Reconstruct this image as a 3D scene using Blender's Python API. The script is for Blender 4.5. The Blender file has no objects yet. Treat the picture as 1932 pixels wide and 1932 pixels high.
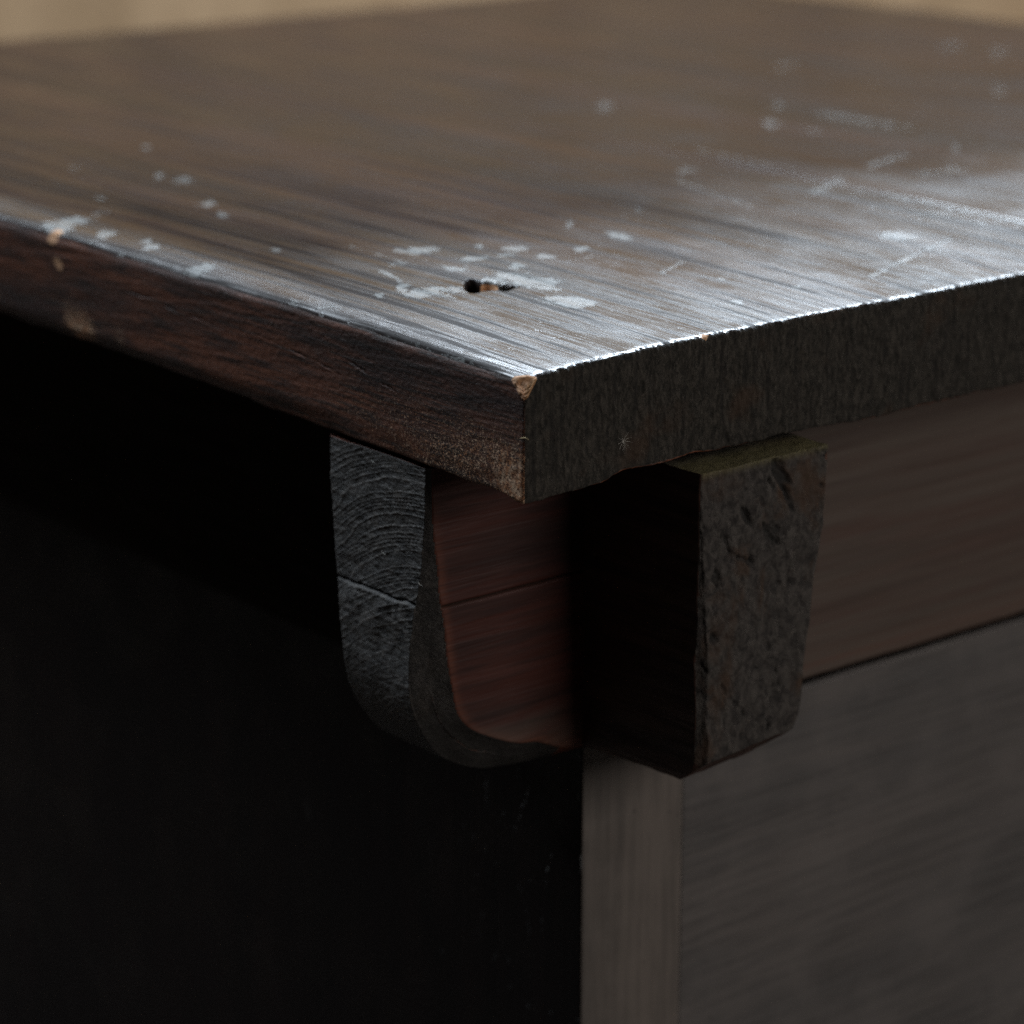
import bpy, math
import numpy as np
from mathutils import Matrix, Vector

# ------------------------------------------------------------------ camera
SC = bpy.context.scene
COL = SC.collection
W, F_PX, Y_HOR, A_X = 1932.0, 5400.0, -640.0, math.radians(50.5)
PITCH = math.atan((966 - Y_HOR) / F_PX)
fwd = np.array([math.cos(A_X), math.sin(A_X), 0.0])
rgt = np.array([math.sin(A_X), -math.cos(A_X), 0.0])
zup = np.array([0, 0, 1.0])
v_f = fwd * math.cos(PITCH) - zup * math.sin(PITCH)
v_u = fwd * math.sin(PITCH) + zup * math.cos(PITCH)
CAM = np.array([-0.42023, -0.50506, 0.19223])
T = 0.030          # thickness of the table top; its underside is z = 0

cam_d = bpy.data.cameras.new('camera')
cam = bpy.data.objects.new('camera', cam_d)
COL.objects.link(cam)
SC.camera = cam
cam_d.sensor_width = 36.0
cam_d.lens = 36.0 * F_PX / W
cam_d.clip_start, cam_d.clip_end = 0.01, 50
R = Matrix(((rgt[0], v_u[0], -v_f[0]), (rgt[1], v_u[1], -v_f[1]), (rgt[2], v_u[2], -v_f[2]))).to_4x4()
R.translation = Vector(CAM)
cam.matrix_world = R
cam_d.dof.use_dof = True
cam_d.dof.focus_distance = 0.705
cam_d.dof.aperture_fstop = 9.5
cam_d.dof.aperture_blades = 0

# ------------------------------------------------------------------ light
wd = bpy.data.worlds.new('World')
SC.world = wd
wd.use_nodes = True
wd.node_tree.nodes['Background'].inputs[0].default_value = (0.85, 0.9, 1.0, 1)
wd.node_tree.nodes['Background'].inputs[1].default_value = 0.024


def area(name, loc, target, sx, sy, power, color):
    d = bpy.data.lights.new(name, 'AREA')
    d.shape = 'RECTANGLE'
    d.size, d.size_y, d.energy, d.color = sx, sy, power, color
    o = bpy.data.objects.new(name, d)
    COL.objects.link(o)
    o.location = loc
    o.rotation_euler = (Vector(target) - Vector(loc)).to_track_quat('-Z', 'Y').to_euler()
    return o


kw = fwd * 1.54 + rgt * 0.34
area('window_light_right', (kw[0], kw[1], 1.16), (0.10, 0.0, 0.2), 1.3, 0.80, 150.0, (0.74, 0.87, 1.0))
area('window_light_left', (-0.25, 1.10, 1.30), (0.05, 0.1, 0.0), 0.8, 0.8, 50.0, (0.78, 0.89, 1.0))
area('fill_light_front', (0.70, -1.75, 0.65), (0.25, 0.1, -0.1), 0.9, 0.9, 22.0, (1.0, 0.95, 0.91))  # unseen soft fill added to lift the dim front-right faces
area('fill_light_wall', (2.10, 0.00, 0.55), (1.55, 0.80, 0.0), 0.6, 0.6, 7.0, (1.0, 0.90, 0.78))  # unseen lamp added only to brighten the backdrop wall

SC.view_settings.view_transform = 'Standard'
SC.view_settings.look = 'None'
SC.view_settings.exposure = 0.0
SC.view_settings.gamma = 1.0
SC.view_settings.use_curve_mapping = False
SC.cycles.max_bounces = 6
SC.cycles.use_denoising = False
SC.cycles.denoiser = 'OPENIMAGEDENOISE'
SC.cycles.denoising_prefilter = 'ACCURATE'
SC.cycles.denoising_input_passes = 'RGB_ALBEDO_NORMAL'


def px_top(x, y, z=T):
    r = v_f + rgt * (x - 966) / F_PX + v_u * (966 - y) / F_PX
    return (CAM + r * ((z - CAM[2]) / r[2]))


def ray_y(px, py, yy):
    r = v_f + rgt * (px - 966) / F_PX + v_u * (966 - py) / F_PX
    return CAM + r * ((yy - CAM[1]) / r[1])


def ray_x(px, py, xx):
    r = v_f + rgt * (px - 966) / F_PX + v_u * (966 - py) / F_PX
    return CAM + r * ((xx - CAM[0]) / r[0])


def px_surf(x, y):
    p = px_top(x, y)
    for _ in range(2):
        p = px_top(x, y, T + .0026 * (1 - (1 - min(max(p[1] / .11, 0), 1)) ** 2) + .0014 * (1 - (1 - min(max(p[0] / .05, 0), 1)) ** 2))
    return p


# ------------------------------------------------------------------ noise (numpy)
def _hash(ix, iy, iz, seed):
    h = (ix * 374761393 + iy * 668265263 + iz * 2147483647 + seed * 1274126177) & 0xFFFFFFFF
    h = ((h ^ (h >> 13)) * 1274126177) & 0xFFFFFFFF
    h = ((h ^ (h >> 16)) * 2246822519) & 0xFFFFFFFF
    return ((h ^ (h >> 15)) & 0xFFFF) / 32767.5 - 1.0


def vnoise(P, seed=0):
    """smooth value noise in -1..1"""
    I = np.floor(P).astype(np.int64)
    f = P - I
    u = f * f * f * (f * (f * 6 - 15) + 10)
    r = 0
    for dx in (0, 1):
        wx = u[:, 0] if dx else 1 - u[:, 0]
        for dy in (0, 1):
            wy = u[:, 1] if dy else 1 - u[:, 1]
            for dz in (0, 1):
                wz = u[:, 2] if dz else 1 - u[:, 2]
                r = r + wx * wy * wz * _hash(I[:, 0] + dx, I[:, 1] + dy, I[:, 2] + dz, seed)
    return r


def fbm(V, freq, seed=0, octv=3, gain=0.5):
    fr = np.array(freq, float) * np.ones(3)
    s, a, tot = 0, 1.0, 0
    for o in range(octv):
        s = s + a * vnoise(V * fr + 17.3 * o, seed + o)
        tot += a
        a *= gain
        fr = fr * 2.03
    return s / tot


def sstep(a, b, x):
    t = np.clip((x - a) / (b - a), 0, 1)
    return t * t * (3 - 2 * t)


# ------------------------------------------------------------------ meshes
def seg(*stops):
    """grid stops: (position, step) pairs -> coordinates; the step holds up to the next stop"""
    out = []
    for (a, st), (b, _) in zip(stops[:-1], stops[1:]):
        n = max(1, int(round((b - a) / st)))
        out.append(np.linspace(a, b, n, endpoint=False))
    out.append(np.array([stops[-1][0]]))
    return np.concatenate(out)


def boxgrid(xs, ys, zs, lip=None):
    """quads on the six sides of a box; ids: 0 -x, 1 +x, 2 -y, 3 +y, 4 -z, 5 +z"""
    nx, ny, nz = len(xs), len(ys), len(zs)
    gid = lambda i, j, k: (i * ny + j) * nz + k
    Qs, Fs = [], []

    def add(a, b, fn, fid, flip, mask=None):
        i, j = np.meshgrid(np.arange(a - 1), np.arange(b - 1), indexing='ij')
        i, j = i.ravel(), j.ravel()
        if mask is not None:
            m = mask(i, j)
            i, j = i[m], j[m]
        q = np.stack([fn(i, j), fn(i + 1, j), fn(i + 1, j + 1), fn(i, j + 1)], 1)
        if flip:
            q = q[:, ::-1]
        Qs.append(q)
        Fs.append(np.full(len(q), fid))
    Z0 = lambda v: v * 0
    add(ny, nz, lambda i, j: gid(Z0(i), i, j), 0, True)
    add(ny, nz, lambda i, j: gid(Z0(i) + nx - 1, i, j), 1, False)
    add(nx, nz, lambda i, j: gid(i, Z0(i), j), 2, False)
    add(nx, nz, lambda i, j: gid(i, Z0(i) + ny - 1, j), 3, True)
    msk = None
    if lip:
        msk = lambda i, j: ((xs[i] < xs[0] + lip) | (xs[i + 1] > xs[-1] - lip) | (ys[j] < ys[0] + lip) | (ys[j + 1] > ys[-1] - lip))
    add(nx, ny, lambda i, j: gid(i, j, Z0(i)), 4, True, msk)
    add(nx, ny, lambda i, j: gid(i, j, Z0(i) + nz - 1), 5, False)
    Q = np.concatenate(Qs)
    fid = np.concatenate(Fs)
    u, inv = np.unique(Q, return_inverse=True)
    Q = inv.reshape(-1, 4)
    V = np.stack([xs[u // (ny * nz)], ys[(u // nz) % ny], zs[u % nz]], 1)
    return V, Q, fid


def normals(V, Q):
    n = np.cross(V[Q[:, 2]] - V[Q[:, 0]], V[Q[:, 3]] - V[Q[:, 1]])
    N = np.zeros_like(V)
    for c in range(3):
        N[:, c] = sum(np.bincount(Q[:, k], n[:, c], len(V)) for k in range(4))
    return N / (np.linalg.norm(N, axis=1, keepdims=True) + 1e-20)


def round_box(V, lo, hi, r):
    lo, hi = np.array(lo), np.array(hi)
    r = (np.ones(len(V)) * r)[:, None]
    inner = np.clip(V, lo + r, hi - r)
    d = V - inner
    L = np.linalg.norm(d, axis=1, keepdims=True)
    return np.where(L > 1e-9, inner + d / np.maximum(L, 1e-9) * np.minimum(L, r), V)


def clip_plane(V, n, d):
    n = np.array(n, float)
    n /= np.linalg.norm(n)
    s = V @ n - d
    return V - np.maximum(s, 0)[:, None] * n


def build(name, V, Q, mats, slot=None, parent=None, attr=None, smooth=True):
    me = bpy.data.meshes.new(name)
    me.vertices.add(len(V))
    me.vertices.foreach_set('co', np.ascontiguousarray(V, dtype=np.float32).ravel())
    me.loops.add(Q.size)
    me.loops.foreach_set('vertex_index', np.ascontiguousarray(Q, dtype=np.int32).ravel())
    me.polygons.add(len(Q))
    me.polygons.foreach_set('loop_start', np.arange(0, Q.size, Q.shape[1], dtype=np.int32))
    if slot is not None:
        me.polygons.foreach_set('material_index', np.ascontiguousarray(slot, dtype=np.int32))
    me.polygons.foreach_set('use_smooth', np.full(len(Q), smooth))
    me.update(calc_edges=True)
    for m in mats:
        me.materials.append(m)
    if attr is not None:
        a = me.attributes.new('wear', 'FLOAT_COLOR', 'POINT')
        a.data.foreach_set('color', np.ascontiguousarray(np.concatenate([attr, np.ones((len(V), 1))], 1), dtype=np.float32).ravel())
    o = bpy.data.objects.new(name, me)
    COL.objects.link(o)
    if parent is not None:
        o.parent = parent
    return o


# ------------------------------------------------------------------ materials
class NT:
    def __init__(self, name):
        self.m = bpy.data.materials.new(name)
        self.m.use_nodes = True
        self.t = self.m.node_tree
        self.b = self.t.nodes['Principled BSDF']
        self.co = self.t.nodes.new('ShaderNodeTexCoord').outputs['Object']

    def put(self, sock, v):
        if isinstance(v, (int, float)):
            sock.default_value = v
        elif isinstance(v, tuple):
            sock.default_value = v if len(v) == len(sock.default_value) else (*v, 1)
        else:
            self.t.links.new(v, sock)

    def noise(self, scale, detail=4, rough=0.55, dist=0.0, loc=(0, 0, 0), rot=(0, 0, 0), co=None):
        mp = self.t.nodes.new('ShaderNodeMapping')
        self.put(mp.inputs['Vector'], co or self.co)
        mp.inputs['Scale'].default_value = scale if isinstance(scale, tuple) else (scale,) * 3
        mp.inputs['Location'].default_value = loc
        mp.inputs['Rotation'].default_value = rot
        n = self.t.nodes.new('ShaderNodeTexNoise')
        n.inputs['Scale'].default_value = 1.0
        n.inputs['Detail'].default_value = detail
        n.inputs['Roughness'].default_value = rough
        n.inputs['Distortion'].default_value = dist
        self.put(n.inputs['Vector'], mp.outputs[0])
        return n.outputs['Fac']

    def ramp(self, v, a, b, lo=0.0, hi=1.0):
        n = self.t.nodes.new('ShaderNodeMapRange')
        n.interpolation_type = 'SMOOTHSTEP'
        self.put(n.inputs['Value'], v)
        for k, x in (('From Min', a), ('From Max', b), ('To Min', lo), ('To Max', hi)):
            self.put(n.inputs[k], x)
        return n.outputs[0]

    def math(self, op, a, b=0.0):
        n = self.t.nodes.new('ShaderNodeMath')
        n.operation = op
        self.put(n.inputs[0], a)
        self.put(n.inputs[1], b)
        return n.outputs[0]

    def mix(self, f, a, b):
        n = self.t.nodes.new('ShaderNodeMix')
        n.data_type = 'RGBA'
        self.put(n.inputs['Factor'], f)
        self.put(n.inputs[6], a)
        self.put(n.inputs[7], b)
        return n.outputs[2]

    def attr(self):
        n = self.t.nodes.new('ShaderNodeAttribute')
        n.attribute_name = 'wear'
        s = self.t.nodes.new('ShaderNodeSeparateColor')
        self.put(s.inputs[0], n.outputs['Color'])
        return s.outputs

    def bump(self, h, dist, strength=1.0, prev=None):
        n = self.t.nodes.new('ShaderNodeBump')
        n.inputs['Strength'].default_value = strength
        n.inputs['Distance'].default_value = dist
        self.put(n.inputs['Height'], h)
        if prev is not None:
            self.put(n.inputs['Normal'], prev)
        return n.outputs[0]

    def out(self, col, rough, normal=None, spec=0.5):
        self.put(self.b.inputs['Base Color'], col)
        self.put(self.b.inputs['Roughness'], rough)
        self.put(self.b.inputs['Specular IOR Level'], spec)
        if normal is not None:
            self.put(self.b.inputs['Normal'], normal)
        return self.m


def mat_top():
    n = NT('dark_lacquered_top')
    at = n.attr()
    wide = n.noise((38, 2.2, 38), 3, 0.6, 0.4)
    grain = n.noise((360, 7, 360), 5, 0.62, 0.15)
    pore = n.noise((900, 16, 900), 4, 0.6, 0.1)
    spk = n.noise((1400, 900, 1400), 3, 0.65)
    clo = n.noise((42, 24, 42), 5, .68, .3)
    base = n.mix(n.ramp(wide, .35, .68), (0.0085, 0.0042, 0.0028), (0.0180, 0.0075, 0.0048))
    base = n.mix(n.ramp(grain, .42, .60, 0.0, 0.7), base, (0.005, 0.003, 0.0025))
    # pale worn film: mapped patches plus fine specks
    brk = n.noise((420, 260, 420), 6, 0.75, 0.4)
    film = n.ramp(n.math('ADD', n.math('ADD', at[0], n.math('MULTIPLY', n.math('SUBTRACT', grain, .5), -1.1)), n.math('MULTIPLY', n.math('SUBTRACT', brk, 0.5), 3.2)), .46, .74)
    film = n.math('MULTIPLY', film, n.ramp(at[0], .02, .25))
    specks = n.math('MULTIPLY', n.ramp(n.noise((520, 300, 520), 4, .7), .63, .73), n.ramp(n.noise((60, 30, 60), 3), .44, .64))
    film = n.math('MAXIMUM', film, n.math('MULTIPLY', specks, 0.6))
    col = n.mix(n.math('MULTIPLY', film, 0.27), base, (0.30, 0.31, 0.30))
    bare = n.ramp(n.math('ADD', at[1], n.math('MULTIPLY', n.math('SUBTRACT', n.noise((300, 900, 300), 4, .7), .5), .7)), .4, .6)
    tan = n.mix(n.noise((900, 200, 900), 4, .7), (0.20, 0.085, 0.035), (0.52, 0.31, 0.17))
    col = n.mix(bare, col, tan)
    col = n.mix(n.ramp(at[2], .3, .7), col, (0.006, 0.004, 0.003))
    gp = n.math('MAXIMUM', n.ramp(grain, .46, .60), n.ramp(pore, .50, .62, 0, .9))
    sy = n.t.nodes.new('ShaderNodeSeparateXYZ')
    n.put(sy.inputs[0], n.co)
    gp = n.math('MULTIPLY', gp, n.ramp(n.math('ADD', sy.outputs[0], sy.outputs[1]), .22, .48, 1.0, .45))
    rg = n.math('ADD', n.math('MULTIPLY', gp, 0.26), n.ramp(clo, .3, .7, .19, .31))
    rg = n.math('ADD', rg, n.math('MULTIPLY', film, 0.10))
    rg = n.math('MAXIMUM', rg, n.math('MULTIPLY', bare, 0.75))
    # gloss shaped to keep the sheen to the two near edges, cut further in
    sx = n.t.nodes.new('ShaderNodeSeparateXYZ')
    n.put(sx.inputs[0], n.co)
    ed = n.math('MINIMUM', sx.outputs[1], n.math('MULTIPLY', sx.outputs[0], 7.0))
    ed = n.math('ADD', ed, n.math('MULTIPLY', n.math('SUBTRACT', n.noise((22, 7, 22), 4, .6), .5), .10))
    sheen = n.ramp(ed, .015, .15, 1.0, 0.0)
    rg = n.math('ADD', rg, n.math('MULTIPLY', n.math('SUBTRACT', 1.0, sheen), -.04))
    sp = n.math('MULTIPLY', n.math('SUBTRACT', 0.62, n.math('MULTIPLY', gp, 0.56)), n.math('ADD', .09, n.math('MULTIPLY', sheen, .91)))
    sp = n.math('MULTIPLY', sp, n.ramp(at[2], .3, .7, 1, .1))
    nb = n.bump(grain, 0.00009, 0.9)
    nb = n.bump(pore, 0.00004, 0.9, nb)
    nb = n.bump(spk, 0.00003, 0.8, nb)
    nb = n.bump(film, 0.00015, 0.9, nb)
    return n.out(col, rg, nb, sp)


def mat_side():      # long-grain edge of the top, worn red brown
    n = NT('red_brown_plank_edge')
    at = n.attr()
    wide = n.noise((60, 12, 70), 4, .65, .6)
    gr = n.noise((300, 40, 800), 6, .68, .3, rot=(math.radians(-6), 0, 0))
    spk = n.noise((2100, 1500, 2100), 4, .8)
    base = n.mix(n.ramp(wide, .36, .66), (0.022, 0.0090, 0.006), (0.100, 0.032, 0.014))
    base = n.mix(n.ramp(gr, .46, .60, 0, .8), base, (0.009, 0.0055, 0.004))
    pale = n.math('MULTIPLY', n.ramp(n.math('ADD', n.math('MULTIPLY', at[0], .75), n.math('MULTIPLY', n.math('SUBTRACT', spk, .5), 2.6)), .46, .80), 1.0)
    col = n.mix(pale, base, n.mix(n.ramp(n.noise(420, 3, .7), .4, .6), (0.30, 0.13, 0.055), (0.46, 0.30, 0.19)))
    bare = n.ramp(n.math('ADD', at[1], n.math('MULTIPLY', n.math('SUBTRACT', n.noise((900, 300, 900), 4, .7), .5), .7)), .4, .6)
    tan = n.mix(n.noise((300, 300, 1500), 4, .7), (0.20, 0.085, 0.035), (0.55, 0.33, 0.19))
    col = n.mix(bare, col, tan)
    nb = n.bump(gr, 0.00022, 0.8)
    nb = n.bump(spk, 0.00020, 1.0, nb)
    return n.out(col, n.ramp(spk, .3, .7, .45, .7), nb, 0.22)


def mat_end():       # fuzzy end grain
    n = NT('charred_end_grain')
    at = n.attr()
    a = n.noise((760, 760, 330), 6, .75, .4, rot=(0, math.radians(14), 0))
    b = n.noise(1300, 4, .75)
    c = n.noise(45, 3, .6)
    base = n.mix(n.ramp(a, .36, .66), (0.009, 0.008, 0.006), (0.042, 0.036, 0.029))
    base = n.mix(n.ramp(b, .55, .72), base, (0.062, 0.052, 0.042))
    saw = n.noise((620, 620, 40), 4, .65, .2, rot=(0, math.radians(9), 0))
    base = n.mix(n.ramp(saw, .48, .66, 0, .7), base, (0.008, 0.007, 0.006))
    base = n.mix(n.ramp(c, .55, .72, 0, .5), base, (0.045, 0.024, 0.013))
    bare = n.ramp(n.math('ADD', at[1], n.math('MULTIPLY', n.math('SUBTRACT', b, .5), .7)), .4, .6)
    col = n.mix(bare, base, (0.36, 0.20, 0.10))
    nb = n.bump(a, 0.0010, 0.9)
    nb = n.bump(b, 0.0005, 0.9, nb)
    return n.out(col, 0.85, nb, 0.2)


def mat_rail(name, axis, red):
    n = NT(name)
    at = n.attr()
    s = lambda g, l: tuple(l if i == axis else g for i in range(3))
    wide = n.noise(s(55, 6), 4, .65, .5)
    gr = n.noise(s(330, 14), 5, .65, .4)
    fine = n.noise(s(1300, 40), 3, .7)
    base = n.mix(n.ramp(wide, .34, .66), tuple(x * .4 for x in red), red)
    base = n.mix(n.ramp(gr, .42, .64, 0, .75), base, tuple(x * .25 for x in red))
    col = n.mix(n.math('MULTIPLY', at[0], n.ramp(fine, .3, .6, .3, 1.0)), base, (0.085, 0.026, 0.013))
    col = n.mix(n.math('MULTIPLY', at[1], n.ramp(fine, .1, .5, .5, 1)), col, (0.058, 0.044, 0.035))
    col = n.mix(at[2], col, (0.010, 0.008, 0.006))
    nb = n.bump(gr, 0.0003, 0.8)
    nb = n.bump(fine, 0.0001, 0.8, nb)
    return n.out(col, n.math('ADD', n.ramp(gr, .35, .65, .50, .70), n.math('MULTIPLY', at[2], .25)), nb, n.ramp(at[2], 0, 1, .22, .03))


def mat_rings():     # end of the left rail: growth rings are real relief, this is their colour
    n = NT('grey_ring_end_grain')
    at = n.attr()
    a = n.noise((500, 260, 700), 5, .75, .4)
    b = n.noise(1500, 4, .75)
    c = n.noise(70, 3, .6)
    base = n.mix(n.ramp(a, .35, .68), (0.015, 0.012, 0.010), (0.090, 0.078, 0.068))
    base = n.mix(n.ramp(c, .52, .70, 0, .6), base, (0.055, 0.036, 0.022))
    base = n.mix(n.ramp(b, .58, .70), base, (0.20, 0.195, 0.19))
    col = n.mix(at[0], base, (0.010, 0.009, 0.008))
    col = n.mix(at[2], col, (0.005, 0.004, 0.004))
    nb = n.bump(a, 0.0006, 0.9)
    nb = n.bump(b, 0.0003, 0.9, nb)
    return n.out(col, 0.62, nb, 0.35)


def mat_pitted():    # end of the right rail
    n = NT('pitted_dusty_end_grain')
    at = n.attr()
    a = n.noise((380, 380, 300), 5, .75, .5)
    b = n.noise((1500, 1500, 900), 4, .75)
    c = n.noise((60, 60, 45), 4, .65, .5)
    base = n.mix(n.ramp(a, .34, .66), (0.012, 0.010, 0.009), (0.046, 0.040, 0.035))
    base = n.mix(n.ramp(c, .52, .70, 0, .75), base, (0.036, 0.019, 0.010))
    base = n.mix(n.ramp(b, .62, .76), base, (0.075, 0.064, 0.054))
    col = n.mix(at[0], base, (0.010, 0.009, 0.008))
    col = n.mix(n.math('MULTIPLY', at[1], n.ramp(b, .3, .6, .35, 1)), col, (0.095, 0.082, 0.036))
    nb = n.bump(a, 0.0007, 0.9)
    nb = n.bump(b, 0.0003, 0.9, nb)
    return n.out(col, 0.8, nb, 0.2)


def mat_case(name, axis, c0, c1, spec=0.3, rough=.6, marks=0.0):
    n = NT(name)
    s = lambda g, l: tuple(l if i == axis else g for i in range(3))
    wide = n.noise(s(45, 5), 4, .65, .5)
    gr = n.noise(s(480, 18), 6, .72, .3)
    blot = n.noise(30, 4, .65)
    spots = n.noise(150, 3, .6)
    base = n.mix(n.ramp(wide, .35, .68), c0, c1)
    base = n.mix(n.ramp(gr, .44, .62, 0, .45), base, tuple(x * .5 for x in c0))
    base = n.mix(n.ramp(blot, .45, .7, 0, .4), base, tuple(x * 1.25 for x in c1))
    base = n.mix(n.ramp(spots, .67, .74, 0, .6), base, tuple(x * .3 for x in c0))
    if marks:
        m = n.math('MULTIPLY', n.ramp(n.noise((210, 210, 70), 4, .7, 1.5), .64, .70), n.ramp(n.noise(19, 2), .40, .55))
        sx = n.t.nodes.new('ShaderNodeSeparateXYZ')
        n.put(sx.inputs[0], n.co)
        m = n.math('MULTIPLY', m, n.ramp(sx.outputs[1], .06, .12, 1.0, 0.05))
        base = n.mix(n.math('MULTIPLY', m, marks), base, (0.30, 0.31, 0.31))
    nb = n.bump(gr, 0.00035, 0.7)
    return n.out(base, n.ramp(blot, .3, .7, rough - .1, rough + .12), nb, spec)


def mat_wall():
    n = NT('tan_plaster')
    a = n.noise((9, 9, 1.6), 4, .6, .4)
    b = n.noise(30, 5, .65)
    col = n.mix(n.ramp(a, .3, .7), (0.29, 0.19, 0.105), (0.46, 0.315, 0.185))
    col = n.mix(n.ramp(b, .3, .7, 0, .5), col, (0.37, 0.245, 0.145))
    return n.out(col, 0.9, n.bump(b, .002, .5), .2)


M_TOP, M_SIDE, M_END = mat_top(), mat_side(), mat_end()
M_RAILX = mat_rail('red_lacquer_rail_long', 0, (0.042, 0.011, 0.007))
M_RAILY = mat_rail('dark_lacquer_rail_cross', 1, (0.045, 0.021, 0.014))
M_RING, M_PIT = mat_rings(), mat_pitted()
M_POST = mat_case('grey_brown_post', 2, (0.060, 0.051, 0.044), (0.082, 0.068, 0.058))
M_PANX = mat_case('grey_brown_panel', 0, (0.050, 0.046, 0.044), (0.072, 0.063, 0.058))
M_PANY = mat_case('near_black_panel', 2, (0.0045, 0.0028, 0.0025), (0.008, 0.0045, 0.004), .12, .6, .75)  # near-black tone for the left and right panels, post sides and lining
M_FLOOR = mat_case('dark_floor_boards', 0, (0.030, 0.022, 0.016), (0.050, 0.036, 0.026))
M_WALL = mat_wall()

# ------------------------------------------------------------------ setting
FLOOR_Z = -0.40


def sheet(name, pts, mat):
    me = bpy.data.meshes.new(name)
    me.from_pydata([tuple(p) for p in pts], [], [(0, 1, 2, 3)])
    me.materials.append(mat)
    o = bpy.data.objects.new(name, me)
    COL.objects.link(o)
    o['kind'] = 'structure'
    return o


fl = FLOOR_Z
sheet('floor', [(-3, -3, fl), (4, -3, fl), (4, 4, fl), (-3, 4, fl)], M_FLOOR)
wd_ = 1.62
# backdrop wall: gently uneven, squarely behind the table as the camera sees it
us = np.linspace(-1.9, 1.9, 120)
zs_ = np.linspace(FLOOR_Z, 1.9, 60)
U, Z = np.meshgrid(us, zs_, indexing='ij')
P = fwd[None, None] * wd_ + rgt[None, None] * U[..., None]
P = P.reshape(-1, 3)
P[:, 2] = Z.ravel()
off = 0.012 * fbm(np.stack([U.ravel() * 5, Z.ravel() * .8, Z.ravel() * 0], 1), 1.0, 5, 3)
P = P + fwd * off[:, None]
ii, jj = np.meshgrid(np.arange(119), np.arange(59), indexing='ij')
k = (ii * 60 + jj).ravel()
wall = build('wall', P, np.stack([k, k + 60, k + 61, k + 1], 1), [M_WALL])
wall['kind'] = 'structure'

# ------------------------------------------------------------------ the table
S = 0.600
CX, CY = 0.053, 0.039          # corner of the case
table = bpy.data.objects.new('chest_table', None)
COL.objects.link(table)
table.location = (S / 2, S / 2, FLOOR_Z)
table['label'] = 'old dark lacquered wooden chest with thick worn overhanging top and projecting rail ends'
table['category'] = 'chest'
bpy.context.view_layer.update()


def own(o, parent=table):
    o.parent = parent
    o.matrix_parent_inverse = Matrix.Translation(-table.location) if parent is table else Matrix()
    return o


top = bpy.data.objects.new('table_top', None)
COL.objects.link(top)
own(top)

SEAM = 0.2300

# worn patches, read off the photograph and laid on the board: centre, half width, half height (pixels), tilt
def c4(u, v, a, b, t=0.0, w=1.0): return (660.4 + .293 * u, 424.5 + .293 * v, a * .293, b * .293, t, w)
def c3(u, v, a, b, t=0.0, w=1.0): return (u * .5371, 377.4 + v * .5371, a * .5371, b * .5371, t, w)
def c2(u, v, a, b, t=0.0, w=1.0): return (966 + .5 * u, .5 * v, a * .5, b * .5, t, w)
def c1(u, v, a, b, t=0.0, w=1.0): return (.5 * u, .5 * v, a * .5, b * .5, t, w)
def c5(u, v, a, b, t=0.0, w=1.0): return (966 + .5 * u, 330 + .5 * v, a * .5, b * .5, t, w)


PATCH = [c4(440, 160, 125, 24), c4(800, 215, 105, 20), c4(1050, 150, 85, 16), c4(1015, 195, 58, 14), c4(1220, 212, 58, 22),
         c4(1490, 152, 48, 14), c4(1085, 268, 58, 27), c4(690, 285, 85, 27), c4(305, 252, 48, 20), c4(540, 438, 200, 34, -.05),
         c4(345, 400, 60, 42), c4(1080, 345, 290, 46, .05), c4(1400, 500, 180, 36, .1), c4(185, 455, 48, 18), c4(830, 140, 32, 14),
         c4(1720, 65, 95, 20, .1), c4(1290, 400, 120, 34, .1), c4(250, 320, 70, 12, .35), c4(600, 270, 90, 12, .3),
         c3(220, 90, 135, 24, -.25), c3(365, 125, 52, 15, -.2), c3(780, 52, 24, 12), c3(735, 12, 42, 12), c3(515, 148, 22, 8),
         c3(965, 178, 26, 9), c3(440, 190, 70, 14, .3), c3(540, 170, 32, 9, -.1), c3(700, 240, 66, 14, -.1), c3(1110, 385, 66, 24),
         c3(1000, 350, 60, 14), c3(850, 320, 70, 12, .3),
         c1(790, 767, 52, 13), c1(375, 745, 38, 11), c1(690, 680, 42, 11), c1(600, 660, 22, 12), c1(280, 635, 22, 10), c1(550, 555, 16, 10),
         c2(1300, 445, 265, 16, .15, .8), c2(350, 390, 34, 14), c2(975, 462, 50, 16), c2(1010, 390, 26, 20), c2(1675, 558, 24, 16),
         c2(650, 640, 50, 14), c2(1620, 640, 150, 18, -.12, .8), c2(400, 890, 58, 12, .1), c2(475, 795, 18, 12), c2(20, 940, 42, 12),
         c2(265, 940, 38, 9), c2(1480, 895, 95, 15), c2(1830, 190, 40, 22, 0, .7), c2(1840, 330, 40, 20, 0, .7), c2(1660, 170, 60, 20, 0, .6),
         c2(1130, 490, 40, 14, 0, .7), c2(220, 850, 14, 16), c2(1600, 810, 330, 26, .18, .75), c2(1040, 240, 60, 14, -.1, .6),
         c5(850, 485, 50, 10), c5(1480, 230, 90, 12), c5(120, 310, 40, 12), c5(265, 278, 34, 8), c5(780, 395, 26, 8), c5(1070, 425, 30, 8)]
SCRATCH = [(c4(0, 135, 0, 0), c4(720, 362, 0, 0), .0005), (c4(190, 300, 0, 0), c4(330, 370, 0, 0), .0005), (c2(1130, 730, 0, 0), c2(1250, 665, 0, 0), .0022),
           (c2(1350, 620, 0, 0), c2(1475, 578, 0, 0), .0022), (c5(1350, 385, 0, 0), c5(1660, 235, 0, 0), .0011), (c5(560, 372, 0, 0), c5(665, 318, 0, 0), .0008),
           (c4(1380, 240, 0, 0), c4(1660, 180, 0, 0), .0005), (c5(620, 20, 0, 0), c5(900, 120, 0, 0), .0008), (c2(700, 560, 0, 0), c2(1100, 640, 0, 0), .0014)]


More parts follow.
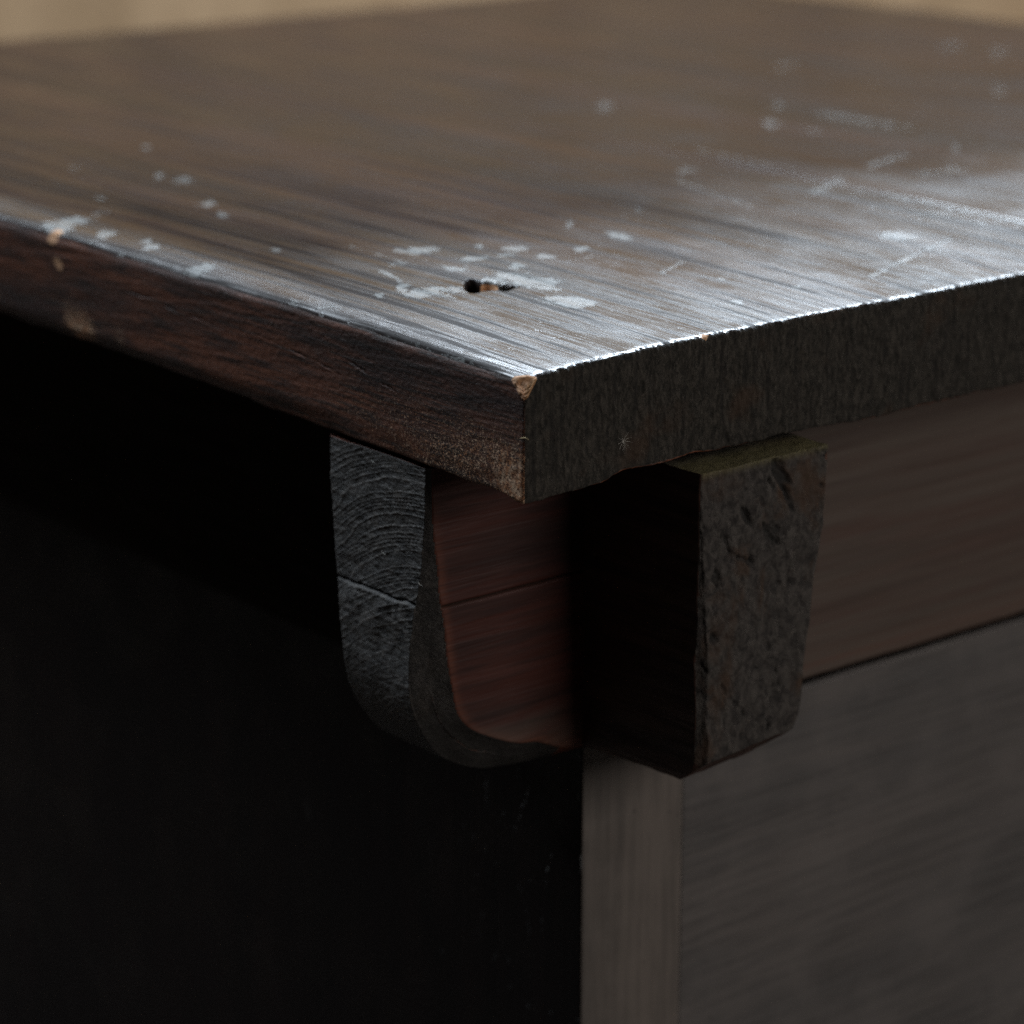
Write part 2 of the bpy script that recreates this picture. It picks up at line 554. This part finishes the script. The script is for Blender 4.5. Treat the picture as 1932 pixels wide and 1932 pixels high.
def paint_top(V):
    w = np.zeros(len(V))
    xy = V[:, :2]
    warp = np.stack([fbm(V, (230, 120, 1), 40, 4, .7), fbm(V, (230, 120, 1), 50, 4, .7)], 1)
    for (px, py, a, b, t, s) in PATCH:
        c = px_surf(px, py)[:2]
        A = px_surf(px + a, py + a * t)[:2] - c
        B = px_surf(px, py - b)[:2] - c
        near = np.abs(xy - c).max(1) < 2.2 * max(np.linalg.norm(A), np.linalg.norm(B))
        if not near.any():
            continue
        if not (430 < py < 620 and px > 640) and not (px < 420 and py > 395):
            s = s * .66
        q = np.linalg.solve(np.stack([A, B], 1), (xy[near] - c).T).T + warp[near] * .95
        w[near] = np.maximum(w[near], s * (1 - sstep(.35, 1.35, np.linalg.norm(q, axis=1))))
    for (p, q, wd) in SCRATCH:
        p, q = px_surf(p[0], p[1])[:2], px_surf(q[0], q[1])[:2]
        d = q - p
        t = np.clip(((xy - p) @ d) / (d @ d), 0, 1)
        r = np.linalg.norm(xy - p - t[:, None] * d, axis=1) + warp[:, 0] * wd * .6
        w = np.maximum(w, .6 * (1 - sstep(wd * .6, wd * 1.4, r)))
    return w


def make_front_plank():
    st = .00036
    xs = seg((0, .0003), (.004, st), (.192, .0012), (SEAM - .003, .0004), (SEAM, 0))
    ys = seg((0, .0003), (.004, .0004), (.13, .0008), (.29, .0025), (S - .004, .001), (S, 0))
    zs = seg((0, .00028), (.024, .00028), (T, 0))
    V, Q, fid = boxgrid(xs, ys, zs, lip=.008)
    V0 = V.copy()
    x, y, z = V.T
    big = fbm(V, (25, 14, 25), 3, 3)
    rad = .0011 + .0013 * sstep(.012, .0, x) * sstep(.015, .02, z) * sstep(.002, .02, y) * (1 + .7 * big) + .0004 * sstep(SEAM - .01, SEAM, x)
    V = round_box(V, (0, 0, 0), (SEAM, S, T), rad)
    # knocked-off corner
    V = clip_plane(V, (-1, -.75, .85), ((np.array([.0038, 0, T]) @ np.array([-1, -.75, .85])) / math.sqrt(1 + .5625 + .7225)))
    chip = sstep(.0010, .0001, np.abs(V @ (np.array([-1, -.75, .85]) / math.sqrt(2.285)) - (np.array([.0038, 0, T]) @ np.array([-1, -.75, .85])) / math.sqrt(2.285)) + .0 * x)
    chip *= (V0[:, 0] < .0055) & (V0[:, 1] < .006) & (V0[:, 2] > T - .006)
    N = normals(V, Q)
    isT = sstep(.5, .9, N[:, 2])
    isL = sstep(.5, .9, -N[:, 0])
    isE = sstep(.5, .9, -N[:, 1])
    isB = sstep(.5, .9, -N[:, 2])
    d = np.zeros(len(V))
    # top: slow hand-planed undulation, grain ridges
    crown = .0026 * (1 - (1 - np.clip(y / .11, 0, 1)) ** 2) + .0014 * (1 - (1 - np.clip(x / .05, 0, 1)) ** 2)
    d += isT * (.00035 * fbm(V, (18, 5, 0), 7, 2) + .00005 * fbm(V, (600, 14, 1), 9, 2))
    # long edge: hewn, splintery along the grain
    d += isL * (.0006 * fbm(V, (1, 14, 40), 11, 2) + .00012 * fbm(V + np.stack([0 * x, 0 * x, y * .10], 1), (1, 24, 600), 12, 3, .65) + .00008 * fbm(V, (1, 900, 1300), 13, 2))
    # long drying cracks with a raised lip
    for (a, b, w_) in (((220, 547), (419, 632), .00022), ((478, 640), (660, 721), .00024), ((645, 683), (752, 753), .00020)):
        p, q = ray_x(a[0], a[1], 0)[1:], ray_x(b[0], b[1], 0)[1:]
        dv = q - p
        tt = ((V[:, 1:] - p) @ dv) / (dv @ dv)
        zl = p[1] + tt * dv[1] + .0008 * fbm(V, (1, 130, 1), 15, 4, .6)
        env = sstep(-.05, .15, tt) * sstep(1.05, .85, tt) * isL
        d += env * (.4 + fbm(V, (1, 150, 1), 16, 2)) * (-.0005 * np.exp(-((z - zl) / w_) ** 2) + .00022 * np.exp(-((z - zl + .0005) / w_) ** 2))
    # end grain: fuzzy vertical tufts
    sl = np.stack([x + .25 * z, y, z], 1)
    d += isE * (.0007 * fbm(V, (22, 1, 40), 21, 3) + .00030 * fbm(sl, (480, 1, 95), 22, 3, .6) + .00022 * fbm(V, (1100, 1, 800), 23, 2))
    V = V + N * d[:, None]
    V[:, 2] += crown * np.clip(V0[:, 2] / T, 0, 1)
    V[:, 2] -= .0013 * (1 - np.clip(V0[:, 0] / .0085, 0, 1)) ** 2 * sstep(T * .6, T, V0[:, 2]) * (1 + .5 * fbm(V0, (1, 60, 1), 37, 3)) * sstep(.35, .1, y)
    # ragged upper arris along the end and uneven lower arris
    eE = sstep(.0030, 0, V0[:, 1]) * sstep(T - .0035, T, V0[:, 2])
    V[:, 1] += eE * .00055 * (fbm(V0, (620, 1, 1), 31, 3, .6) + .3)
    V[:, 2] -= eE * .00040 * np.abs(fbm(V0, (540, 1, 1), 32, 3, .6))
    eL = sstep(.004, 0, V0[:, 0]) * sstep(T - .0045, T, V0[:, 2])
    V[:, 2] -= eL * .00022 * np.abs(fbm(V0, (1, 160, 1), 33, 3, .6))
    bE = sstep(.010, 0, V0[:, 1]) * sstep(.006, 0, V0[:, 2])
    drop = .0010 * sstep(.030, .024, x) - .0012 * sstep(.026, .034, x) * sstep(.13, .07, x) + .0008 * fbm(V0, (130, 1, 1), 34, 4, .6)
    V[:, 2] -= bE * drop
    bL = sstep(.010, 0, V0[:, 0]) * sstep(.006, 0, V0[:, 2])
    V[:, 2] += bL * (.0026 * sstep(.03, .22, y) - .0008 * sstep(.04, 0, y) + .0007 * fbm(V0, (1, 90, 1), 35, 4, .6))
    V[:, 0] += bL * .0012 * (sstep(.0, .1, y) + .4 * fbm(V0, (1, 60, 1), 36, 3))
    arris = np.exp(-(V0[:, 0] / .0030) ** 2) * sstep(.30, .05, y) * (V0[:, 2] > T - .003)
    wear = np.maximum(paint_top(V0) * isT, np.clip(arris * (.30 + .9 * fbm(V0, (1, 45, 1), 66, 3)), 0, 1))
    seamw = np.exp(-((SEAM - V0[:, 0]) / .007) ** 2) * sstep(.17, .06, y) * (V0[:, 2] > T - .003)
    wear = np.maximum(wear, np.clip(seamw * (.7 + .5 * fbm(V0, (60, 20, 1), 59, 3)), 0, 1))
    # knot hole
    up = V0[:, 2] > T - 1e-6
    kd = np.zeros(len(V))
    dark = np.zeros(len(V))
    bare = np.zeros(len(V))
    wob = fbm(V0, (320, 320, 1), 60, 3)
    for (u, v, a, b, dep, dk) in ((790, 392, 62, 46, .0075, 1), (885, 395, 80, 34, .0036, 0), (995, 405, 60, 24, .0032, 1), (1050, 400, 40, 12, .0012, 1)):
        px, py, a, b, _, _ = c4(u, v, a, b)
        c = px_surf(px, py)[:2]
        A = px_surf(px + a, py)[:2] - c
        B = px_surf(px, py - b)[:2] - c
        q = np.linalg.norm(np.linalg.solve(np.stack([A, B], 1), (V0[:, :2] - c).T), axis=0) + .22 * wob
        h = 1 - sstep(.62, 1.0, q)
        kd = np.maximum(kd, h * dep)
        if dk:
            dark = np.maximum(dark, (1 - sstep(.72, 1.05, q)))
        else:
            bare = np.maximum(bare, (1 - sstep(.75, 1.0, q)))
    bare = bare * (1 - dark)
    V[:, 2] -= kd * up
    bare *= up
    dark *= up
    wear *= 1 - np.maximum(bare, dark)
    bare = np.maximum(bare, chip * 1.2)
    # bare nicks at the far left of the long edge and on the end arris
    for (cy_, cz_, r_) in ((.2165, T - .001, .0022), (.2130, T - .008, .0018)):
        q = np.hypot((V0[:, 1] - cy_) * .7, V0[:, 2] - cz_) / r_ + .5 * fbm(V0, (400, 400, 400), 61, 2)
        bare = np.maximum(bare, (1 - sstep(.6, 1.1, q)) * (V0[:, 0] < .003))
    q = np.abs(V0[:, 0] - .0585) / .0022 + np.hypot(V0[:, 1], V0[:, 2] - T) / .0016
    bare = np.maximum(bare, (1 - sstep(.5, 1.0, q)))
    # chipped relief
    V += N * (chip * .00055 * fbm(V0, (350, 900, 1300), 62, 3))[:, None]
    # rubbed, paler lower half of the long edge near the corner and further off
    e = .12 + sstep(.026, .002, z) * sstep(.11, .0, y) * .5 + sstep(.018, 0, y) * sstep(T - .003, .004, z) * .32
    e += .75 * sstep(.016, .004, z) * sstep(.14, .2, y) * sstep(-.05, .25, fbm(V0, (1, 70, 40), 63, 3))
    wear = np.where((V0[:, 0] < 1e-6) & (V0[:, 2] < T - 1e-6), np.clip(e + .2 * fbm(V0, (1, 60, 90), 64, 3), 0, 1), wear)
    slot = np.choose(fid, [1, 1, 2, 2, 1, 0])
    o = build('plank', V, Q, [M_TOP, M_SIDE, M_END], slot, top, np.stack([wear, np.clip(bare, 0, 1), dark], 1))
    return o


def make_back_plank():
    x0 = SEAM + .0006
    xs = seg((x0, .0004), (x0 + .004, .0012), (.40, .004), (S - .004, .001), (S, 0))
    ys = seg((0, .0004), (.004, .0015), (.35, .004), (S - .004, .001), (S, 0))
    zs = seg((0, .002), (T - .004, .0004), (T - .0006, 0))
    V, Q, fid = boxgrid(xs, ys, zs, lip=.008)
    V0 = V.copy()
    V = round_box(V, (x0, 0, 0), (S, S, T - .0006), .0012)
    N = normals(V, Q)
    isT = sstep(.5, .9, N[:, 2])
    crown = .0026 * (1 - (1 - np.clip(V0[:, 1] / .11, 0, 1)) ** 2) + .0014
    V = V + N * (isT * .0004 * fbm(V, (14, 5, 0), 77, 2))[:, None]
    V[:, 2] += crown * np.clip(V0[:, 2] / T, 0, 1)
    wear = paint_top(V0) * isT
    z0 = wear * 0
    slot = np.choose(fid, [1, 1, 2, 2, 1, 0])
    return build('plank', V, Q, [M_TOP, M_SIDE, M_END], slot, top, np.stack([wear, z0, z0], 1))


make_front_plank()
make_back_plank()
# one underside batten sheet closes the planks below (flat, hidden by their lips)
V, Q, fid = boxgrid(np.array([.004, S - .004]), np.array([.004, S - .004]), np.array([.0012, .006]))
build('under_board', V, Q, [M_RAILY], None, top, np.zeros((8, 3)), False)

RT, RB = -.0012, -.0878        # rail top and bottom


def prof_dist(u, z, u0, zb, r):
    """signed distance (positive outside) to a rail-end profile: flat end at u0, rounded lower corner of radius r, bottom zb; grows inward with u"""
    du, dz = (u0 + r) - u, (zb + r) - z
    out = np.hypot(np.maximum(du, 0), np.maximum(dz, 0)) + np.minimum(np.maximum(du, dz), 0) - r
    return out


def shape_end(V, ax, u0, zb, r, s0, s1, ch, ch1, sgn=1.0, ubase=0.0, fade=.05):
    """round the lower corner of a rail end and chamfer both of its side arrises"""
    for _ in range(2):
        u = sgn * (V[:, ax] - ubase)
        z = V[:, 2]
        e = 1e-5
        d = prof_dist(u, z, u0, zb, r)
        gu = (prof_dist(u + e, z, u0, zb, r) - d) / e
        gz = (prof_dist(u, z + e, u0, zb, r) - d) / e
        m = np.maximum(d, 0)
        V[:, ax] -= sgn * m * gu
        V[:, 2] -= m * gz
    oth = 1 - ax
    for (s, side, c) in ((s0, -1, ch), (s1, 1, ch1)):
        u = sgn * (V[:, ax] - ubase)
        z = V[:, 2]
        d = prof_dist(u, z, u0, zb, r)
        gu = (prof_dist(u + 1e-5, z, u0, zb, r) - d) / 1e-5
        gz = (prof_dist(u, z + 1e-5, u0, zb, r) - d) / 1e-5
        w = side * (V[:, oth] - s)          # <= 0 inside
        cc = c * (1 + .3 * fbm(V, 60, 90 + side, 2)) * (.2 + 1.2 * sstep(-.005, -.075, z))
        cc = cc * sstep(fade, fade * .45, u) - .02 * sstep(fade * .9, fade * 1.1, u)
        if side == -1:
            marg = d + w + cc
        m = np.maximum(d + w + cc, 0) / 2
        V[:, ax] -= sgn * m * gu
        V[:, 2] -= m * gz
        V[:, oth] -= side * m
    global MARGIN
    MARGIN = marg
    return V


def make_rail_long(y0, y1, near):
    """rail along X whose two ends run out past the case"""
    x0, x1 = 0.0012, S - .0012
    if near:
        xs = seg((x0, .0005), (.060, .003), (.25, .01), (x1 - .03, .002), (x1, 0))
        ys = seg((y0, .00024), (y1, 0))
        zs = seg((RB, .00024), (RT, 0))
    else:
        xs = seg((x0, .002), (.06, .02), (x1 - .03, .002), (x1, 0))
        ys = seg((y0, .004), (y1, 0))
        zs = seg((RB, .003), (RT, 0))
    V, Q, fid = boxgrid(xs, ys, zs)
    V0 = V.copy()
    V = shape_end(V, 0, x0, RB, .033, y0, y1, .0066, .004, fade=.06)
    marg = MARGIN.copy()
    V = shape_end(V, 0, x0, RB, .026, y0, y1, .004, .004, -1.0, S)
    x, y, z = V.T
    at = np.zeros((len(V), 3))
    if near:
        # end leans slightly and narrows downward
        k = sstep(.05, 0, V0[:, 0])
        V[:, 2] -= sstep(.062, .035, V0[:, 0]) * .0032 * sstep(-.04, -.086, z)
        V[:, 0] -= k * .0016 * sstep(-.01, -.06, z)
        V[:, 1] = y - k * np.clip((y - y0) / (y1 - y0), 0, 1) * .0030 * sstep(RT, -.06, z)
        N = normals(V, Q)
        isE = sstep(.80, .93, -N[:, 0])
        isS = sstep(.80, .95, -N[:, 1])
        zc = -.0385 + isE * .0009 * fbm(V0, (1, 150, 1), 70, 4, .6) + .0005 * fbm(V0, (60, 90, 1), 69, 3) + .0012 * sstep(.06, .10, x)
        # growth rings, sawtooth relief
        rr = np.hypot(y - .037 + .003 * fbm(V0, 30, 71, 2), (z + .112) * .85)
        ph = rr / .00135 + .5 * fbm(V0, (1, 60, 110), 72, 4, .6) + 1.6 * fbm(V0, (1, 15, 22), 79, 2) + 1.4 * vnoise(np.stack([rr / .0042, 0 * rr, 0 * rr], 1), 67)
        saw = ph - np.floor(ph)
        ring = np.where(saw < .78, 0, np.sin((saw - .78) / .22 * np.pi)) + .3 * saw - .3
        up_mask = 1 - .75 * sstep(-.058, -.072, z)
        d = isE * (.00021 * ring * up_mask * (.55 + .9 * fbm(V0, 55, 73, 3)) + .0005 * fbm(V0, (1, 60, 60), 74, 3) + .00022 * fbm(V0, (1, 420, 900), 75, 3, .7))
        # split: the lower half stands a little proud
        d += isE * .0009 * sstep(zc + .0006, zc - .0004, z) * sstep(zc - .018, zc - .002, z) * (.6 + 1.0 * fbm(V0, (1, 140, 140), 68, 3))
        cr = np.exp(-((z - zc) / .00034) ** 2)
        d -= isE * cr * .0012
        d += isS * (.00012 * fbm(V0, (40, 1, 300), 76, 3) - .0009 * cr * sstep(.075, .045, x))
        d += (1 - isE) * (1 - isS) * .0003 * fbm(V0, (120, 120, 120), 77, 3)
        V = V + N * d[:, None]
        # rubbed red arris beside the chamfer, dust on the chamfer, dark split
        rub = .8 * np.exp(-(np.minimum(marg + .0004, 0) / .0016) ** 2) * isS * sstep(-.004, -.02, z) * (x < .055)
        at[:, 0] = rub * (.75 + .5 * fbm(V0, (80, 1, 80), 78, 3))
        at[:, 1] = isS * .5 * sstep(-.066, -.080, z) * sstep(.075, .045, x) * np.clip(.6 + fbm(V0, (60, 1, 200), 80, 3), 0, 1)
        at[:, 0] = np.clip(at[:, 0] + isS * .8 * sstep(-.078, -.085, z), 0, 1)
        at[:, 2] = np.clip(cr * (isS + .7 * isE), 0, 1) * np.where(isS > .5, sstep(.080, .05, x), 1)
        ringdk = sstep(.3, -.3, ring) * .55
        at[:, 0] = np.where(isS > .4, at[:, 0], np.clip(ringdk * isE + .72 * (1 - isE) + .35 * sstep(-.060, -.082, z) + .25 * fbm(V0, 160, 65, 3), 0, .85))
        isC = (1 - isE) * (1 - isS) * (x < .07)
        at[:, 2] = np.maximum(at[:, 2], .0 * isC)
        at[:, 1] = np.maximum(at[:, 1], sstep(.07, .10, x) * np.clip(.78 + .35 * fbm(V0, (9, 1, 520), 81, 3, .6), 0, 1))
        at = np.clip(at, 0, 1)
        fc = V[Q].mean(1)
        fn = N[Q].mean(1)
        slot = np.where((fc[:, 0] < .045) & (isS[Q].mean(1) < .4) & (fn[:, 2] < .6) & (fn[:, 1] < .75), 1, 0)
        return own(build('rail', V, Q, [M_RAILX, M_RING], slot, None, at))
    return own(build('rail', V, Q, [M_RAILX, M_RING], np.where(fid < 2, 1, 0), None, at))


def make_rail_cross(x0, x1, near):
    y0, y1 = -.0050, S + .003
    rb, rt = RB - .0006, RT - .0012
    if near:
        ys = seg((y0, .0004), (.045, .003), (.25, .01), (y1 - .03, .002), (y1, 0))
        xs = seg((x0, .0004), (x1, 0))
        zs = seg((rb, .00038), (rt, 0))
    else:
        ys = seg((y0, .002), (.05, .02), (y1 - .03, .002), (y1, 0))
        xs = seg((x0, .004), (x1, 0))
        zs = seg((rb, .003), (rt, 0))
    V, Q, fid = boxgrid(xs, ys, zs)
    V0 = V.copy()
    V = shape_end(V, 1, y0, rb, .009, x0, x1, .0022, .0030, fade=.05)
    V = shape_end(V, 1, y0, rb, .0125, x0, x1, .002, .002, -1.0, y1 + y0)
    at = np.zeros((len(V), 3))
    if near:
        x, y, z = V.T
        k = sstep(.04, 0, V0[:, 1])
        zz = sstep(rt, rb, z)
        tx = np.clip((x - x0) / (x1 - x0), 0, 1)
        V[:, 0] = x - k * tx * (.0042 * zz + .0075 * sstep(-.068, -.088, z) ** 1.5) + k * (1 - tx) * .0022 * zz
        # lower arris of the end is bevelled away
        nb_ = np.array([.06, -.60, -.80])
        nb_ /= np.linalg.norm(nb_)
        V = clip_plane(V, nb_, float(np.array([x0, y0 + .0042, rb + .0042]) @ nb_))
        N = normals(V, Q)
        isE = sstep(.55, .85, -N[:, 1])
        isS = sstep(.7, .95, -N[:, 0])
        isT = sstep(.6, .9, N[:, 2])
        pit = fbm(V0 + np.stack([.5 * z, 0 * z, 0 * z], 1), (230, 1, 130), 101, 4, .62) + .12 - .3 * fbm(V0, (30, 1, 30), 107, 2)
        pits = sstep(-.14, -.50, pit)
        d = isE * (.0008 * fbm(V0, (45, 1, 45), 102, 3) + .00040 * fbm(V0 + np.stack([.4 * z, 0 * z, 0 * z], 1), (420, 1, 200), 103, 3, .6) - .0013 * pits)
        d += isS * .0004 * fbm(V0, (1, 60, 90), 104, 3)
        d += (1 - isE) * (1 - isS) * .0004 * fbm(V0, 140, 105, 3)
        V = V + N * d[:, None]
        # frayed left arris of the end
        ar = np.exp(-(((V0[:, 0] - x0) / .0016) ** 2 + ((V0[:, 1] - y0) / .0016) ** 2))
        V[:, 0] += ar * .0006 * np.abs(fbm(V0, (1, 1, 260), 106, 4, .6))
        at[:, 0] = np.clip(pits * isE, 0, 1) * .95
        at[:, 1] = np.clip(isT * sstep(.012, .0, V0[:, 1]) * 1.0 + .55 * np.exp(-((V0[:, 2] - rt) / .0012) ** 2) * isE, 0, 1)
        fn = N[Q].mean(1)
        fc = V[Q].mean(1)
        slot = np.where((fc[:, 1] < .012) & ((fn[:, 1] < -.6) | (fn[:, 2] > .5)), 1, 0)
        at2 = at.copy()
        at2[:, 0] = np.where(isE > .3, at[:, 0], 0)
        at2[:, 2] = .9 * sstep(.05, .09, V0[:, 1])  # rail darkened past the corner: shade under the overhang put into its colour
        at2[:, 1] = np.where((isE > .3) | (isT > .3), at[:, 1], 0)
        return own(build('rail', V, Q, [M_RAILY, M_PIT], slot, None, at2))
    return own(build('rail', V, Q, [M_RAILY, M_PIT], np.where((fid == 2) | (fid == 3), 1, 0), None, at))


make_rail_long(CY, CY + .0425, True)
make_rail_long(S - CY - .041, S - CY, False)
make_rail_cross(CX, CX + .0455, True)
make_rail_cross(S - CX - .043, S - CX, False)


def slab(name, lo, hi, mats, slotf=None, r=.0008, step=.006, amp=.0003, seed=0):
    ax = [seg((a, .0004), (a + .0016, step), (b - .0016, .0004), (b, 0)) for a, b in zip(lo, hi)]
    V, Q, fid = boxgrid(*ax)
    V = round_box(V, lo, hi, r)
    N = normals(V, Q)
    V = V + N * (amp * fbm(V, 14, seed, 3))[:, None]
    return own(build(name, V, Q, mats, None if slotf is None else slotf(fid), None))


# posts and panels of the case below the rails
PW = .0375
pz0, pz1 = FLOOR_Z, RB - .0004
E = .0002
for (px, py) in ((CX, CY), (S - CX - PW, CY), (CX, S - CY - PW), (S - CX - PW, S - CY - PW)):
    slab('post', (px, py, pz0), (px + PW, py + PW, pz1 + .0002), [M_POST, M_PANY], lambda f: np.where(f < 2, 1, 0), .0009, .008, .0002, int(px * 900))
g = .0005
for py in (CY + .0010, S - CY - .0010 - .003):
    slab('panel', (CX + PW + g, py, pz0 + .02), (S - CX - PW - g, py + .003, RB - .0030), [M_PANX], None, .0008, .012, .0004, 31)
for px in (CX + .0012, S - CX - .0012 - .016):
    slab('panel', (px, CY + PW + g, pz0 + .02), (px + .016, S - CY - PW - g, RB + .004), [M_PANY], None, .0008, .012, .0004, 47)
# the case side above the panel on the left carries on behind the rails: inner lining that closes the box
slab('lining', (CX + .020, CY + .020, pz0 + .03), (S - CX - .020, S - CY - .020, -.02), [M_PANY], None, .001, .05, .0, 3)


# ------------------------------------------------------------------ small debris
def hair_mesh(name, curves, rad, mat):
    Vs, Qs, n = [], [], 0
    for P in curves:
        P = np.array(P, float)
        t = np.gradient(P, axis=0)
        t /= np.linalg.norm(t, axis=1, keepdims=True)
        a = np.cross(t, [.31, .22, .92])
        a /= np.linalg.norm(a, axis=1, keepdims=True)
        b = np.cross(t, a)
        m = len(P)
        rr = rad * np.linspace(1, .5, m)
        ring = [P + (a * math.cos(q) + b * math.sin(q)) * rr[:, None] for q in (0, 2.094, 4.189)]
        V = np.stack(ring, 1).reshape(-1, 3)
        for i in range(m - 1):
            for j in range(3):
                k = (j + 1) % 3
                Qs.append((n + i * 3 + j, n + i * 3 + k, n + i * 3 + 3 + k, n + i * 3 + 3 + j))
        Vs.append(V)
        n += len(V)
    return build(name, np.concatenate(Vs), np.array(Qs), [mat], None, None)


nt = NT('pale_fibre')
M_FIB = nt.out(nt.mix(nt.noise(300, 2), (0.30, 0.28, 0.24), (0.5, 0.48, 0.43)), 0.6)
nt = NT('straw_fibre')
M_STRAW = nt.out(nt.mix(nt.noise(300, 2), (0.42, 0.33, 0.18), (0.55, 0.46, 0.28)), 0.6)
rng = np.random.default_rng(4)


c = ray_y(1176, 832, -.0010)
cur = []
for i in range(17):
    a = i / 17 * 2 * math.pi + rng.normal(0, .15)
    L = .0026 * rng.uniform(.6, 1.15)
    d = np.array([math.cos(a), -.35 * rng.uniform(.2, 1), math.sin(a)])
    cur.append([c + d * L * s + np.array([0, -.0002, -.0003]) * s * s for s in (0.02, .35, .7, 1)])
o = hair_mesh('seed_tuft', cur, .00003, M_FIB)
o['label'] = 'tiny pale starry seed tuft caught on the dark end grain'
o['category'] = 'seed tuft'

FIB = [((985, 826), 'y', -.0010, .0022, 0.1, M_STRAW), ((1000, 836), 'y', -.0012, .0016, -.4, M_STRAW)]
o = hair_mesh('straw_sliver', [[ray_y(982, 826, -.0006) + np.array(v) for v in ((0, 0, 0), (.0012, -.0005, -.0001), (.0022, -.0006, -.0009))]], .00012, M_STRAW)
o['label'] = 'short straw-coloured sliver stuck on the front corner of the top'
o['category'] = 'sliver'
LINT = ((700, 868, 'pale curl of lint under the edge at the left rail end'), (720, 1040, 'pale lint thread in the growth rings of the left rail end'), (790, 1100, 'tiny white lint thread beside the split of the left rail end'))
for px, py, lab in LINT:
    p = ray_x(px, py, -.0007)
    L = rng.uniform(.0014, .0024)
    o = hair_mesh('lint_thread', [[p + np.array((-.0002 * s, -L * s, -L * .5 * s * (1.2 - s))) for s in np.linspace(0, 1, 6)]], .00006, M_FIB)
    o['label'] = lab
    o['category'] = 'lint'
    o['group'] = 'lint on the left rail end'
